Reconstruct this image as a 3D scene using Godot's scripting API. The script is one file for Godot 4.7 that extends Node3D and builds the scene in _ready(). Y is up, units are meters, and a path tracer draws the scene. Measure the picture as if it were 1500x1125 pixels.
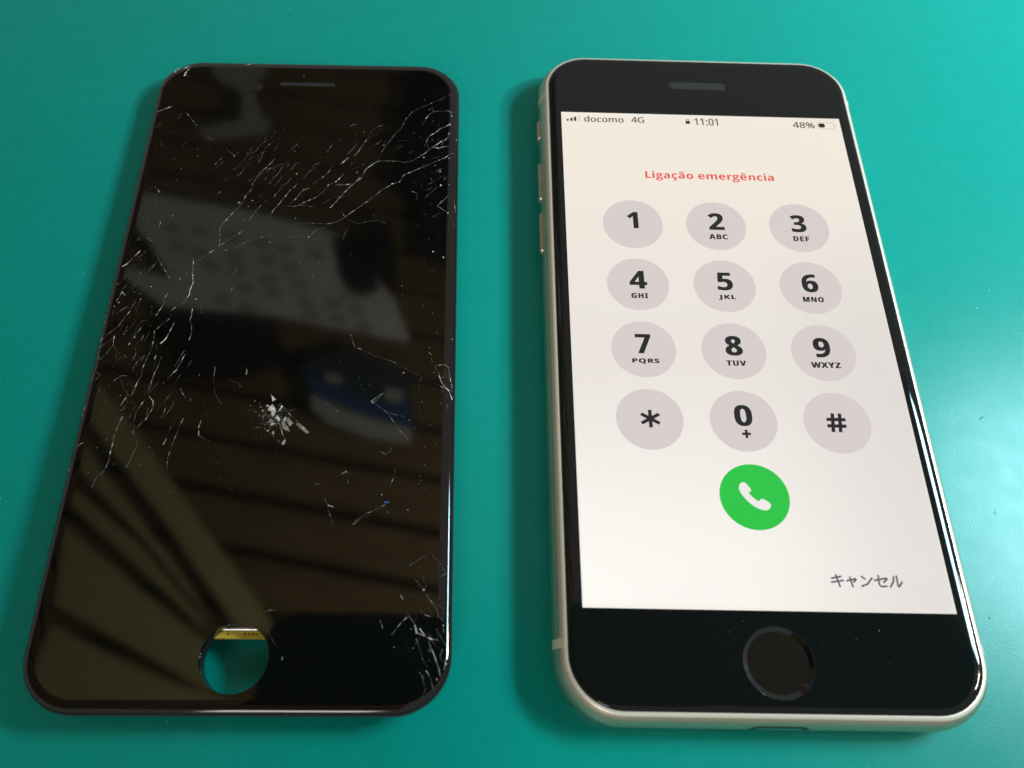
extends Node3D
# Two phone fronts on a green bench mat. Shapes are given in millimetres and turned into metres by MM.
const MM := 0.001
const TABLE := 0.0
var rng := RandomNumberGenerator.new()
var names := {}
var M := {}

# ---------------------------------------------------------------- naming helpers
func add(o: Node3D, called: String, parent: Node) -> Node3D:
	var key := str(parent.get_instance_id()) + called
	var n: int = names.get(key, 0)
	names[key] = n + 1
	o.name = called if n == 0 else "%s_%03d" % [called, n]
	parent.add_child(o, true)
	return o

func obj(called: String, mesh: Mesh, mat: Material, parent: Node = self) -> MeshInstance3D:
	var o := MeshInstance3D.new()
	o.mesh = mesh
	o.material_override = mat
	add(o, called, parent)
	return o

func thing(called: String, label: String, category: String, at: Vector3, turn := 0.0, group := "") -> Node3D:
	var o := Node3D.new()
	add(o, called, self)
	o.position = at
	o.rotation.y = turn
	return tag(o, label, category, group)

func tag(o: Node3D, label: String, category: String, group := "") -> Node3D:
	o.set_meta("label", label)
	o.set_meta("category", category)
	if group:
		o.set_meta("group", group)
	return o

# ---------------------------------------------------------------- materials
func mat(called: String, linear: Color, rough: float, metal := 0.0, spec := 0.5) -> StandardMaterial3D:
	var m := StandardMaterial3D.new()
	m.resource_name = called
	m.albedo_color = linear.linear_to_srgb()
	m.roughness = rough
	m.metallic = metal
	m.metallic_specular = spec
	M[called] = m
	return m

func lit(called: String, srgb: Color, energy := 1.0) -> StandardMaterial3D:   # a piece of the glowing display: its own light under the glass
	var m := mat(called, Color(0.004, 0.004, 0.004), 0.04)
	m.emission_enabled = true
	m.emission = srgb
	m.emission_energy_multiplier = energy
	return m

func noise_tex(freq: float, octaves: int, size: int, seed_: int, low: Color, high: Color, kind := FastNoiseLite.TYPE_SIMPLEX_SMOOTH) -> NoiseTexture2D:
	var n := FastNoiseLite.new()
	n.noise_type = kind
	n.frequency = freq
	n.fractal_octaves = octaves
	n.seed = seed_
	var t := NoiseTexture2D.new()
	t.width = size
	t.height = size
	t.seamless = true
	t.noise = n
	var g := Gradient.new()
	g.set_color(0, low)
	g.set_color(1, high)
	t.color_ramp = g
	return t

# ---------------------------------------------------------------- shapes
func outline(w: float, l: float, r: float, inset: float, n := 14) -> PackedVector2Array:   # rounded rectangle, x right, y towards the viewer
	var p := PackedVector2Array()
	var a := w - inset
	var b := l - inset
	var c := maxf(r - inset, minf(0.4, minf(a, b) * 0.9))
	var mids: Array[Vector2] = [Vector2(a - c, -b + c), Vector2(a - c, b - c), Vector2(-a + c, b - c), Vector2(-a + c, -b + c)]
	for k in 4:
		for i in n + 1:
			var t := -PI / 2 + k * PI / 2 + i * PI / 2 / n
			p.append(mids[k] + Vector2(cos(t), sin(t)) * c)
	return p

func tri(st: SurfaceTool, a: Vector3, b: Vector3, c: Vector3, na: Vector3, nb: Vector3, nc: Vector3, facing: Vector3) -> void:
	# front faces run clockwise as seen from the side that "facing" points to
	var flip := (b - a).cross(c - a).dot(facing) > 0.0
	for e in ([[a, na], [c, nc], [b, nb]] if flip else [[a, na], [b, nb], [c, nc]]):
		st.set_normal(e[1])
		st.set_uv(Vector2(e[0].x, e[0].z) / MM / 100.0)
		st.add_vertex(e[0])

func skin(st: SurfaceTool, profile: Array, w: float, l: float, r: float) -> void:   # a profile of [inset, height] swept round a rounded rectangle, smooth where it bends gently
	var rings := []
	for q in profile:
		rings.append(outline(w, l, r, q[0]))
	var count: int = rings[0].size()
	for i in profile.size() - 1:
		var d := Vector2(profile[i + 1][0] - profile[i][0], profile[i + 1][1] - profile[i][1]).normalized()
		var lo := d
		var hi := d
		if i > 0:
			var e := Vector2(profile[i][0] - profile[i - 1][0], profile[i][1] - profile[i - 1][1]).normalized()
			if e.dot(d) > 0.72:
				lo = (d + e).normalized()
		if i < profile.size() - 2:
			var e := Vector2(profile[i + 2][0] - profile[i + 1][0], profile[i + 2][1] - profile[i + 1][1]).normalized()
			if e.dot(d) > 0.72:
				hi = (d + e).normalized()
		for j in count:
			var k := (j + 1) % count
			var v := []
			var nn := []
			for s in [[i, j, lo], [i, k, lo], [i + 1, k, hi], [i + 1, j, hi]]:
				var p2: Vector2 = rings[s[0]][s[1]]
				var t: float = -PI / 2 + floorf(s[1] / 15.0) * PI / 2 + (s[1] % 15) * PI / 2 / 14
				v.append(Vector3(p2.x, profile[s[0]][1], p2.y) * MM)
				nn.append(Vector3(cos(t) * s[2].y, s[2].x, sin(t) * s[2].y).normalized())
			var facing: Vector3 = nn[0] + nn[2]
			tri(st, v[0], v[1], v[2], nn[0], nn[1], nn[2], facing)
			tri(st, v[0], v[2], v[3], nn[0], nn[2], nn[3], facing)

func flat(st: SurfaceTool, poly: PackedVector2Array, y: float, up := 1.0) -> void:
	var ids := Geometry2D.triangulate_polygon(poly)
	var n := Vector3(0, up, 0)
	for i in range(0, ids.size(), 3):
		var v := []
		for k in 3:
			v.append(Vector3(poly[ids[i + k]].x, y, poly[ids[i + k]].y) * MM)
		tri(st, v[0], v[1], v[2], n, n, n, n)

func cap(st: SurfaceTool, w: float, l: float, r: float, inset: float, y: float, up := 1.0, hole := Vector3.ZERO) -> void:   # hole: centre x, centre z, radius
	var o := outline(w, l, r, inset)
	if hole.z <= 0.0:
		flat(st, o, y, up)
		return
	for side in [-1.0, 1.0]:
		var p := PackedVector2Array()
		var b := l - inset
		var part := []
		for q in o:
			if (q.x - hole.x) * side > 0.001:
				part.append(q)
		# right half runs from the far edge to the near one, left half back again
		var steps := 40
		if side > 0:
			p.append(Vector2(hole.x, -b))
			for q in part:
				p.append(q)
			p.append(Vector2(hole.x, b))
			for i in steps + 1:
				var t := PI / 2 - i * PI / steps
				p.append(Vector2(hole.x + cos(t) * hole.z, hole.y + sin(t) * hole.z))
		else:
			p.append(Vector2(hole.x, b))
			for q in part:
				p.append(q)
			p.append(Vector2(hole.x, -b))
			for i in steps + 1:
				var t := -PI / 2 - i * PI / steps
				p.append(Vector2(hole.x + cos(t) * hole.z, hole.y + sin(t) * hole.z))
		flat(st, p, y, up)

func lathe(st: SurfaceTool, profile: Array, cx: float, cz: float, inward := false, steps := 80) -> void:   # profile of [radius, height]
	for i in profile.size() - 1:
		var d := Vector2(profile[i + 1][0] - profile[i][0], profile[i + 1][1] - profile[i][1]).normalized()
		var nr := Vector2(d.y, -d.x)
		if (nr.x > 0.0) == inward and absf(nr.x) > 0.01 or absf(nr.x) <= 0.01 and nr.y < 0.0:
			nr = -nr
		for j in steps:
			var v := []
			var nn := []
			for s in [[i, j], [i, j + 1], [i + 1, j + 1], [i + 1, j]]:
				var t: float = TAU * s[1] / steps
				v.append(Vector3(cx + cos(t) * profile[s[0]][0], profile[s[0]][1], cz + sin(t) * profile[s[0]][0]) * MM)
				nn.append(Vector3(cos(t) * nr.x, nr.y, sin(t) * nr.x))
			tri(st, v[0], v[1], v[2], nn[0], nn[1], nn[2], nn[0] + nn[2])
			tri(st, v[0], v[2], v[3], nn[0], nn[2], nn[3], nn[0] + nn[2])

func disc(r: float, y: float, cx: float, cz: float) -> Mesh:
	var st := begin()
	var p := PackedVector2Array()
	for i in 72:
		p.append(Vector2(cx + cos(TAU * i / 72) * r, cz + sin(TAU * i / 72) * r))
	flat(st, p, y)
	return st.commit()

func begin() -> SurfaceTool:
	var st := SurfaceTool.new()
	st.begin(Mesh.PRIMITIVE_TRIANGLES)
	return st

func slab(w: float, l: float, r: float, y0: float, y1: float, bevel: float, cx := 0.0, cz := 0.0) -> Mesh:   # a small rounded block with softened top edges
	var st := begin()
	skin(st, [[0.0, y0], [0.0, y1 - bevel], [bevel * 0.3, y1 - bevel * 0.3], [bevel, y1]], w, l, r)
	cap(st, w, l, r, bevel, y1)
	cap(st, w, l, r, 0.0, y0, -1.0)
	return shifted(st.commit(), Vector3(cx, 0, cz) * MM)

func shifted(m: Mesh, by: Vector3) -> Mesh:
	var st := SurfaceTool.new()
	st.begin(Mesh.PRIMITIVE_TRIANGLES)
	st.append_from(m, 0, Transform3D(Basis(), by))
	return st.commit()

func ribbon(st: SurfaceTool, pts: Array, width: float, y: float) -> void:   # flat strokes, for drawn signs on the display
	var n := Vector3.UP
	for i in pts.size() - 1:
		var a: Vector2 = pts[i]
		var b: Vector2 = pts[i + 1]
		var d := (b - a).normalized() * width * 0.5
		var s := Vector2(-d.y, d.x)
		var q := [a - d * 0.6 + s, b + d * 0.6 + s, b + d * 0.6 - s, a - d * 0.6 - s]
		var v := []
		for e in q:
			v.append(Vector3(e.x, y + 0.0006 * i, e.y) * MM)
		tri(st, v[0], v[1], v[2], n, n, n, n)
		tri(st, v[0], v[2], v[3], n, n, n, n)

func sign_mesh(text: String, w: float, h: float, bold: bool, spacing := 0, heavy := 0.0) -> Mesh:   # lettering laid flat, scaled to w by h millimetres, centred on its own middle
	var f := SystemFont.new()
	f.font_names = PackedStringArray(["Droid Sans"])
	f.font_weight = 700 if bold else 400
	var font: Font = f
	if spacing:
		var fv := FontVariation.new()
		fv.base_font = f
		fv.spacing_glyph = spacing
		font = fv
	var t := TextMesh.new()
	t.text = text
	t.font = font
	t.font_size = 64
	t.pixel_size = 0.01
	t.depth = 0.0
	t.curve_step = 0.6
	var box := t.get_aabb()
	var st := SurfaceTool.new()
	st.begin(Mesh.PRIMITIVE_TRIANGLES)
	var k := Vector3(w * MM / maxf(box.size.x, 1e-6), h * MM / maxf(box.size.y, 1e-6), 1.0)
	var lay := Transform3D(Basis(Vector3.RIGHT, -PI / 2), Vector3.ZERO) * Transform3D(Basis.from_scale(k), -(box.position + box.size * 0.5) * k * Vector3(1, 1, 0))
	var grow := heavy * MM
	for e in ([Vector2.ZERO] if heavy <= 0.0 else [Vector2(-1, -0.4), Vector2(1, -0.4), Vector2(-1, 0.4), Vector2(1, 0.4), Vector2.ZERO]):
		st.append_from(t, 0, Transform3D(Basis(), Vector3(e.x * grow, (e.x + 2.0 * e.y) * 0.0000015, e.y * grow)) * lay)
	return st.commit()

# ---------------------------------------------------------------- the broken glass
const LW := 32.4
const LL := 68.3
const LR := 8.9
var glass_profile := [[0.3, -1.0], [0.3, -0.66], [0.38, -0.46], [0.6, -0.28], [1.0, -0.12], [1.6, -0.03], [2.2, 0.0]]

func glass_height(u: float, v: float) -> float:
	var q := Vector2(absf(u) - (LW - LR), absf(v) - (LL - LR))
	var away := Vector2(maxf(q.x, 0), maxf(q.y, 0)).length() + minf(maxf(q.x, q.y), 0.0) - LR
	var inset := -away
	for i in range(1, glass_profile.size()):
		if inset < glass_profile[i][0]:
			var a = glass_profile[i - 1]
			var b = glass_profile[i]
			return lerpf(a[1], b[1], clampf((inset - a[0]) / maxf(b[0] - a[0], 0.001), 0, 1))
	return 0.0

func spark(bright: float) -> Color:  # sparkle strength is painted into the vertex colour
	var b := bright * rng.randf_range(0.45, 1.25)
	b = minf(b, 0.95)
	return Color(b * 0.97, b * 0.93, b * rng.randf_range(0.76, 0.9))

func facet(st: SurfaceTool, a: Vector3, b: Vector3, c: Vector3, col: Color) -> void:
	var n := (b - a).cross(c - a).normalized()
	if n.y < 0:
		n = -n
	st.set_color(col)
	tri(st, a, b, c, n, n, n, n)

func crack(root: Node3D, xy: Array, width: float, bright: float) -> void:
	var st := begin()
	split(st, xy, width, bright)
	obj("crack", st.commit(), M.fracture, root)

func split(st: SurfaceTool, xy: Array, width: float, bright: float) -> void:   # a split in the glass: a chain of tiny raised, uneven, broken lips
	var w := width * 0.115 * 0.7
	for i in range(0, xy.size() - 2, 2):
		var a := Vector2(xy[i], xy[i + 1])
		var b := Vector2(xy[i + 2], xy[i + 3])
		var parts := maxi(1, int(a.distance_to(b) / 0.55))
		var side := (b - a).normalized().orthogonal()
		var last := a
		for k in parts:
			var next := a.lerp(b, (k + 1.0) / parts)
			if k < parts - 1:
				next += side * rng.randf_range(-0.05, 0.05)
			var gap := rng.randf()
			var weak := 0.2 if gap < 0.4 else (0.4 if gap < 0.7 else (0.8 if gap < 0.9 else 2.2))
			var ww := w * rng.randf_range(0.5, 1.1) * (0.6 if weak < 0.5 else 0.9)
			var s := (next - last).normalized().orthogonal() * ww * 0.5
			var h := ww * rng.randf_range(0.25, 0.6)
			var col := spark(bright * weak * 1.2)
			var p := []
			for e in [last - s, last + s, next + s * rng.randf_range(0.3, 1.0), next - s * rng.randf_range(0.3, 1.0), last.lerp(next, 0.3), last.lerp(next, 0.8)]:
				p.append(Vector3(e.x, glass_height(e.x, e.y) + 0.012, e.y) * MM)
			p[4].y += h * MM
			p[5].y += h * MM * 0.7
			facet(st, p[0], p[3], p[4], col)
			facet(st, p[3], p[5], p[4], col * 0.9)
			facet(st, p[1], p[4], p[2], col * 0.75)
			facet(st, p[2], p[4], p[5], col * 1.1)
			facet(st, p[3], p[2], p[5], col)
			facet(st, p[0], p[4], p[1], col)
			last = next

func fine_damage(root: Node3D) -> void:   # hairlines and glass dust too small to tell one from another
	var st := begin()
	# centre, spread, direction, length, how many
	for z in [[-8, -40, 9, 7, 2.25, 3.2, 46], [14, -46, 8, 6, 2.5, 3.0, 22], [-26, -4, 4, 18, 2.0, 3.0, 52], [-21, 14, 5, 10, 1.9, 3.6, 30], [29, 55, 2.5, 7, 1.2, 2.4, 30], [29, -40, 2.5, 12, 2.4, 2.0, 26], [30, 12, 1.5, 8, 1.4, 1.6, 16], [0.6, 19.4, 1.8, 1.8, 0.6, 3.4, 34]]:
		for i in z[6]:
			var c := Vector2(z[0] + rng.randfn() * z[2] * 0.6, z[1] + rng.randfn() * z[3] * 0.6)
			var d: Vector2 = Vector2.from_angle(z[4] + rng.randfn() * (0.22 if z[4] != 0.6 else 1.6)) * z[5] * rng.randf_range(0.25, 1.0)
			var e: Vector2 = c + d
			var mid: Vector2 = c.lerp(e, rng.randf_range(0.3, 0.7)) + d.orthogonal() * rng.randf_range(-0.08, 0.08)
			if maxf(maxf(absf(c.x), absf(e.x)), absf(mid.x)) < 31.2 and maxf(absf(c.y), absf(e.y)) < 66.5 and c.distance_to(Vector2(-0.5, 60)) > 7:
				split(st, [c.x, c.y, mid.x, mid.y, e.x, e.y], rng.randf_range(0.5, 0.85), rng.randf_range(0.1, 0.3))
	for i in 420:
		var c := Vector2(rng.randf_range(-30, 30), -66 + 100 * pow(rng.randf(), 1.2))
		if i < 120:
			c = Vector2(0.6, 19.4) + Vector2(rng.randfn(), rng.randfn() * 1.2) * 1.3
		elif i < 200:
			c = Vector2(29 - absf(rng.randfn()) * 2.5, rng.randf_range(-58, 64))
		elif i < 280:
			c = Vector2(-30 + absf(rng.randfn()) * 4, rng.randf_range(-45, 30))
		if absf(c.x) < 31.4:
			chip(st, c.x, c.y, rng.randf_range(0.5, 1.15), rng.randf_range(0.2, 0.8))
	var o := obj("fine_cracks", st.commit(), M.fracture, root)
	o.set_meta("kind", "stuff")

func chip(st: SurfaceTool, u: float, v: float, size: float, bright: float) -> void:   # a splinter with its sparkle painted into the colour
	var r := size * 0.115 * 0.55
	var y := glass_height(u, v) + 0.02
	var top := Vector3(u + rng.randf_range(-r, r) * 0.5, y + r * 0.6, v + rng.randf_range(-r, r) * 0.5) * MM
	var ring := []
	var turn := rng.randf() * TAU
	var long := rng.randf_range(1.0, 1.7)
	for i in 5:
		var t := turn + TAU * i / 5
		var e := Vector2(cos(t) * r * long, sin(t) * r * rng.randf_range(0.5, 1.1)).rotated(-0.9)
		ring.append(Vector3(u + e.x, y, v + e.y) * MM)
	for i in 5:
		facet(st, ring[i], ring[(i + 1) % 5], top, spark(bright))

func shard(root: Node3D, xy: Array, bright: float) -> void:   # a loose splinter at the point of impact
	var st := begin()
	var p := []
	var mid := Vector3.ZERO
	for i in range(0, xy.size(), 2):
		p.append(Vector3(xy[i], 0.05 + rng.randf_range(0.0, 0.12), xy[i + 1]) * MM)
		mid += p[-1]
	mid = mid / p.size() + Vector3(0, 0.14, 0) * MM
	for i in p.size():
		var a: Vector3 = p[i]
		var b: Vector3 = p[(i + 1) % p.size()]
		var half: Vector3 = a.lerp(b, rng.randf_range(0.35, 0.65)).lerp(mid, rng.randf_range(0.1, 0.5)) + Vector3(0, rng.randf_range(-0.05, 0.1), 0) * MM
		facet(st, a, half, mid, spark(bright))
		facet(st, half, b, mid, spark(bright * 0.8))
		facet(st, a, b, half, spark(bright * 0.55))
	obj("glass_shard", st.commit(), M.fracture, root)

# ---------------------------------------------------------------- scene
func _ready() -> void:
	rng.seed = 20211
	# camera: solved from the known size of the working phone and its display
	var cam := Camera3D.new()
	cam.name = "camera"
	cam.projection = Camera3D.PROJECTION_FRUSTUM
	cam.near = 0.01
	cam.far = 20.0
	cam.size = 2.0 * cam.near * 562.5 / 1130.0
	cam.frustum_offset = Vector2(53.335, 95.086) / 1130.0 * cam.near
	var optics := CameraAttributesPhysical.new()      # a phone camera's small lens, focused on the middle of the lit display
	optics.frustum_near = 0.01
	optics.frustum_far = 20.0
	optics.frustum_focal_length = 4.0
	optics.exposure_aperture = 2.8
	optics.frustum_focus_distance = 0.143
	cam.attributes = optics
	cam.near = 0.01
	cam.far = 20.0
	cam.transform = Transform3D(Basis(Vector3(0.998816, 0.019657, -0.044497), Vector3(-0.048645, 0.403608, -0.913638), Vector3(0.000000, 0.914721, 0.404086)), Vector3(0, 126.1513, 0) * MM)
	add_child(cam)
	cam.current = true

	var env := Environment.new()
	env.background_mode = Environment.BG_COLOR
	env.background_color = Color(0.3, 0.29, 0.27).linear_to_srgb()
	env.tonemap_mode = Environment.TONE_MAPPER_LINEAR
	env.tonemap_exposure = 1.0
	env.sdfgi_enabled = true
	env.ssao_enabled = true
	env.ssil_enabled = true
	var around := WorldEnvironment.new()
	around.environment = env
	add_child(around)

	materials()
	setting()
	lamps()
	cracked_screen()
	smartphone()

func materials() -> void:
	var table := mat("bench_mat", Color(0.0005, 0.325, 0.272), 0.31, 0.0, 0.385)
	table.uv1_triplanar = true
	table.uv1_world_triplanar = true
	table.uv1_scale = Vector3(14, 14, 14)
	table.albedo_texture = noise_tex(0.012, 5, 1024, 5, Color(0.975, 0.975, 0.975), Color(1, 1, 1))
	table.roughness_texture = noise_tex(0.02, 4, 512, 8, Color(0.85, 0.85, 0.85), Color(1, 1, 1))
	table.heightmap_enabled = true
	table.heightmap_texture = noise_tex(0.075, 3, 2048, 3, Color.BLACK, Color.WHITE)
	table.heightmap_scale = 0.001
	mat("black_glass", Color(0.002, 0.002, 0.002), 0.05, 0.0, 0.62)
	mat("phone_glass", Color(0.006, 0.0068, 0.0068), 0.04, 0.0, 0.46)
	var al := mat("cream_aluminium", Color(0.60, 0.54, 0.41), 0.36, 0.85)
	al.uv1_triplanar = true
	al.uv1_scale = Vector3(120, 120, 120)
	al.roughness_texture = noise_tex(0.2, 2, 256, 4, Color(0.85, 0.85, 0.85), Color(1, 1, 1))
	mat("glint_rim", Color(0.90, 0.82, 0.70), 0.35, 0.4)  # paler than the frame: the edge glint is put into the colour
	mat("antenna_plastic", Color(0.74, 0.69, 0.5), 0.5)
	mat("rim_plastic", Color(0.018, 0.017, 0.02), 0.3)
	mat("edge_plastic", Color(0.022, 0.02, 0.025), 0.28)
	mat("back_steel", Color(0.45, 0.45, 0.46), 0.35, 0.9)
	mat("yellow_tape", Color(0.62, 0.45, 0.05), 0.5)
	mat("tape_print", Color(0.08, 0.06, 0.02), 0.6)
	mat("bracket_steel", Color(0.6, 0.6, 0.62), 0.25, 1.0)
	mat("flex_film", Color(0.05, 0.03, 0.015), 0.4)
	var fr := mat("fracture", Color.WHITE, 0.32)
	fr.vertex_color_use_as_albedo = true
	mat("blue_fleck", Color(0.07, 0.14, 0.48), 0.3)
	mat("speaker_mesh", Color(0.05, 0.05, 0.054), 0.45, 0.5)
	mat("speaker_mesh_old", Color(0.03, 0.03, 0.036), 0.45, 0.3)
	mat("lens_glass", Color(0.002, 0.002, 0.004), 0.02)
	mat("old_lens", Color(0.02, 0.015, 0.008), 0.2)
	mat("ring_steel", Color(0.085, 0.09, 0.105), 0.12, 1.0)
	mat("home_sapphire", Color(0.015, 0.0105, 0.008), 0.05)  # brown reflection tint put into the base colour
	mat("port_dark", Color(0.02, 0.025, 0.025), 0.4)
	mat("port_metal", Color(0.4, 0.42, 0.42), 0.3, 0.9)
	var wood := mat("brown_wood", Color(0.29, 0.20, 0.095), 0.6)
	wood.uv1_triplanar = true
	wood.uv1_scale = Vector3(1.2, 9, 9)
	wood.albedo_texture = noise_tex(0.02, 4, 512, 11, Color(0.65, 0.62, 0.6), Color(1, 1, 1))
	mat("wood_gap", Color(0.03, 0.02, 0.015), 0.8)
	mat("olive_slat", Color(0.47, 0.415, 0.205), 0.6)
	mat("sheet_paper", Color(0.68, 0.69, 0.69), 0.8)
	mat("print_ink", Color(0.45, 0.40, 0.38), 0.8)
	mat("dark_cloth", Color(0.01, 0.012, 0.016), 0.9)
	mat("dark_case", Color(0.17, 0.10, 0.075), 0.7)
	mat("book_blue", Color(0.03, 0.08, 0.26), 0.6)
	mat("book_dark", Color(0.04, 0.055, 0.075), 0.6)
	mat("book_grey", Color(0.45, 0.46, 0.45), 0.7)
	mat("lamp_shell", Color(0.6, 0.6, 0.6), 0.4)
	mat("dust", Color(0.6, 0.62, 0.6), 0.8)
	mat("dust_dark", Color(0.02, 0.03, 0.03), 0.8)
	# display
	lit("ink", Color(0.11, 0.115, 0.125))
	lit("grey", Color(0.29, 0.275, 0.27))
	lit("kana", Color(0.40, 0.37, 0.43))
	lit("red", Color(0.90, 0.33, 0.31))
	lit("key", Color(0.84, 0.80, 0.79))
	lit("green", Color(0.15, 0.77, 0.27))
	lit("pale_white", Color(0.93, 0.92, 0.90))
	lit("pale", Color(0.90, 0.82, 0.78))
	lit("icon_grey", Color(0.70, 0.68, 0.66))
	var s := lit("display", Color.WHITE, 0.98)
	var im := Image.create(64, 64, false, Image.FORMAT_RGB8)      # tone gradient painted into the emission: warm at the far end, brightest near the lower left
	for y in 64:
		for x in 64:
			var v := y / 63.0
			var u := x / 63.0
			var c := Color(0.955, 0.92, 0.865).lerp(Color(0.925, 0.90, 0.872), smoothstep(0.0, 0.6, v))
			c = c.lerp(Color(1.0, 0.99, 0.965), smoothstep(0.55, 1.0, v) * (1.0 - 0.45 * u))
			c = c.lerp(Color(0.86, 0.84, 0.825), smoothstep(0.45, 1.0, u) * smoothstep(0.15, 0.6, v) * 0.6)
			im.set_pixel(x, y, c)
	s.emission_texture = ImageTexture.create_from_image(im)
	s.emission_operator = BaseMaterial3D.EMISSION_OP_MULTIPLY

func setting() -> void:
	var st := begin()
	skin(st, [[0.0, -30.0], [0.0, -2.0], [0.6, -0.6], [2.0, 0.0]], 900, 600, 30)
	cap(st, 900, 600, 30, 2.0, 0.0)
	cap(st, 900, 600, 30, 0.0, -30.0, -1.0)
	var t := obj("table_top", st.commit(), M.bench_mat)
	t.position = Vector3(50, 0, -250) * MM
	t.set_meta("kind", "structure")
	t.set_meta("label", "smooth green mat of the workbench under both phone fronts")
	# dust and lint lying on the mat
	var bits := begin()
	for i in 150:
		var x := rng.randf_range(-120, 130)
		var z := rng.randf_range(-180, 0)
		var r := rng.randf_range(0.04, 0.11)
		var turn := rng.randf() * TAU
		var a := []
		for k in 4:
			var q := Vector2(cos(turn + k * PI / 2) * r * (2.2 if k % 2 and i % 4 == 0 else 1.0), sin(turn + k * PI / 2) * r)
			a.append(Vector3(x + q.x, 0.02, z + q.y) * MM)
		var top := Vector3(x, 0.02 + r * 0.6, z) * MM
		for k in 4:
			bits.set_color(Color.WHITE)
			facet(bits, a[k], a[(k + 1) % 4], top, Color.WHITE)
	var nubs := begin()                                   # faint blisters in the rubbery surface
	for i in 70:
		var x := rng.randf_range(86, 132) if i < 45 else rng.randf_range(-110, 130)
		var z := rng.randf_range(-130, -4)
		var r := rng.randf_range(0.12, 0.34)
		var turn := rng.randf() * TAU
		for k in 8:
			var v := []
			for e in [[k, 1.0, 0.0], [k + 1, 1.0, 0.0], [k + 1, 0.55, 0.10], [k, 0.55, 0.10]]:
				var q: Vector2 = Vector2(cos(TAU * e[0] / 8) * r * 1.7, sin(TAU * e[0] / 8) * r).rotated(turn) * e[1]
				v.append(Vector3(x + q.x, e[2] * r + 0.004, z + q.y) * MM)
			facet(nubs, v[0], v[1], v[2], Color.WHITE)
			facet(nubs, v[0], v[2], v[3], Color.WHITE)
			facet(nubs, v[3], v[2], Vector3(x, 0.12 * r + 0.004, z) * MM, Color.WHITE)
	var nb := obj("mat_blisters", nubs.commit(), M.bench_mat, t)
	nb.position = -t.position
	nb.set_meta("kind", "stuff")
	var d := obj("dust", bits.commit(), M.dust)
	d.set_meta("kind", "stuff")
	d.set_meta("label", "pale specks of dust scattered over the green mat")
	d.set_meta("category", "dust")
	overhead()

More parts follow.
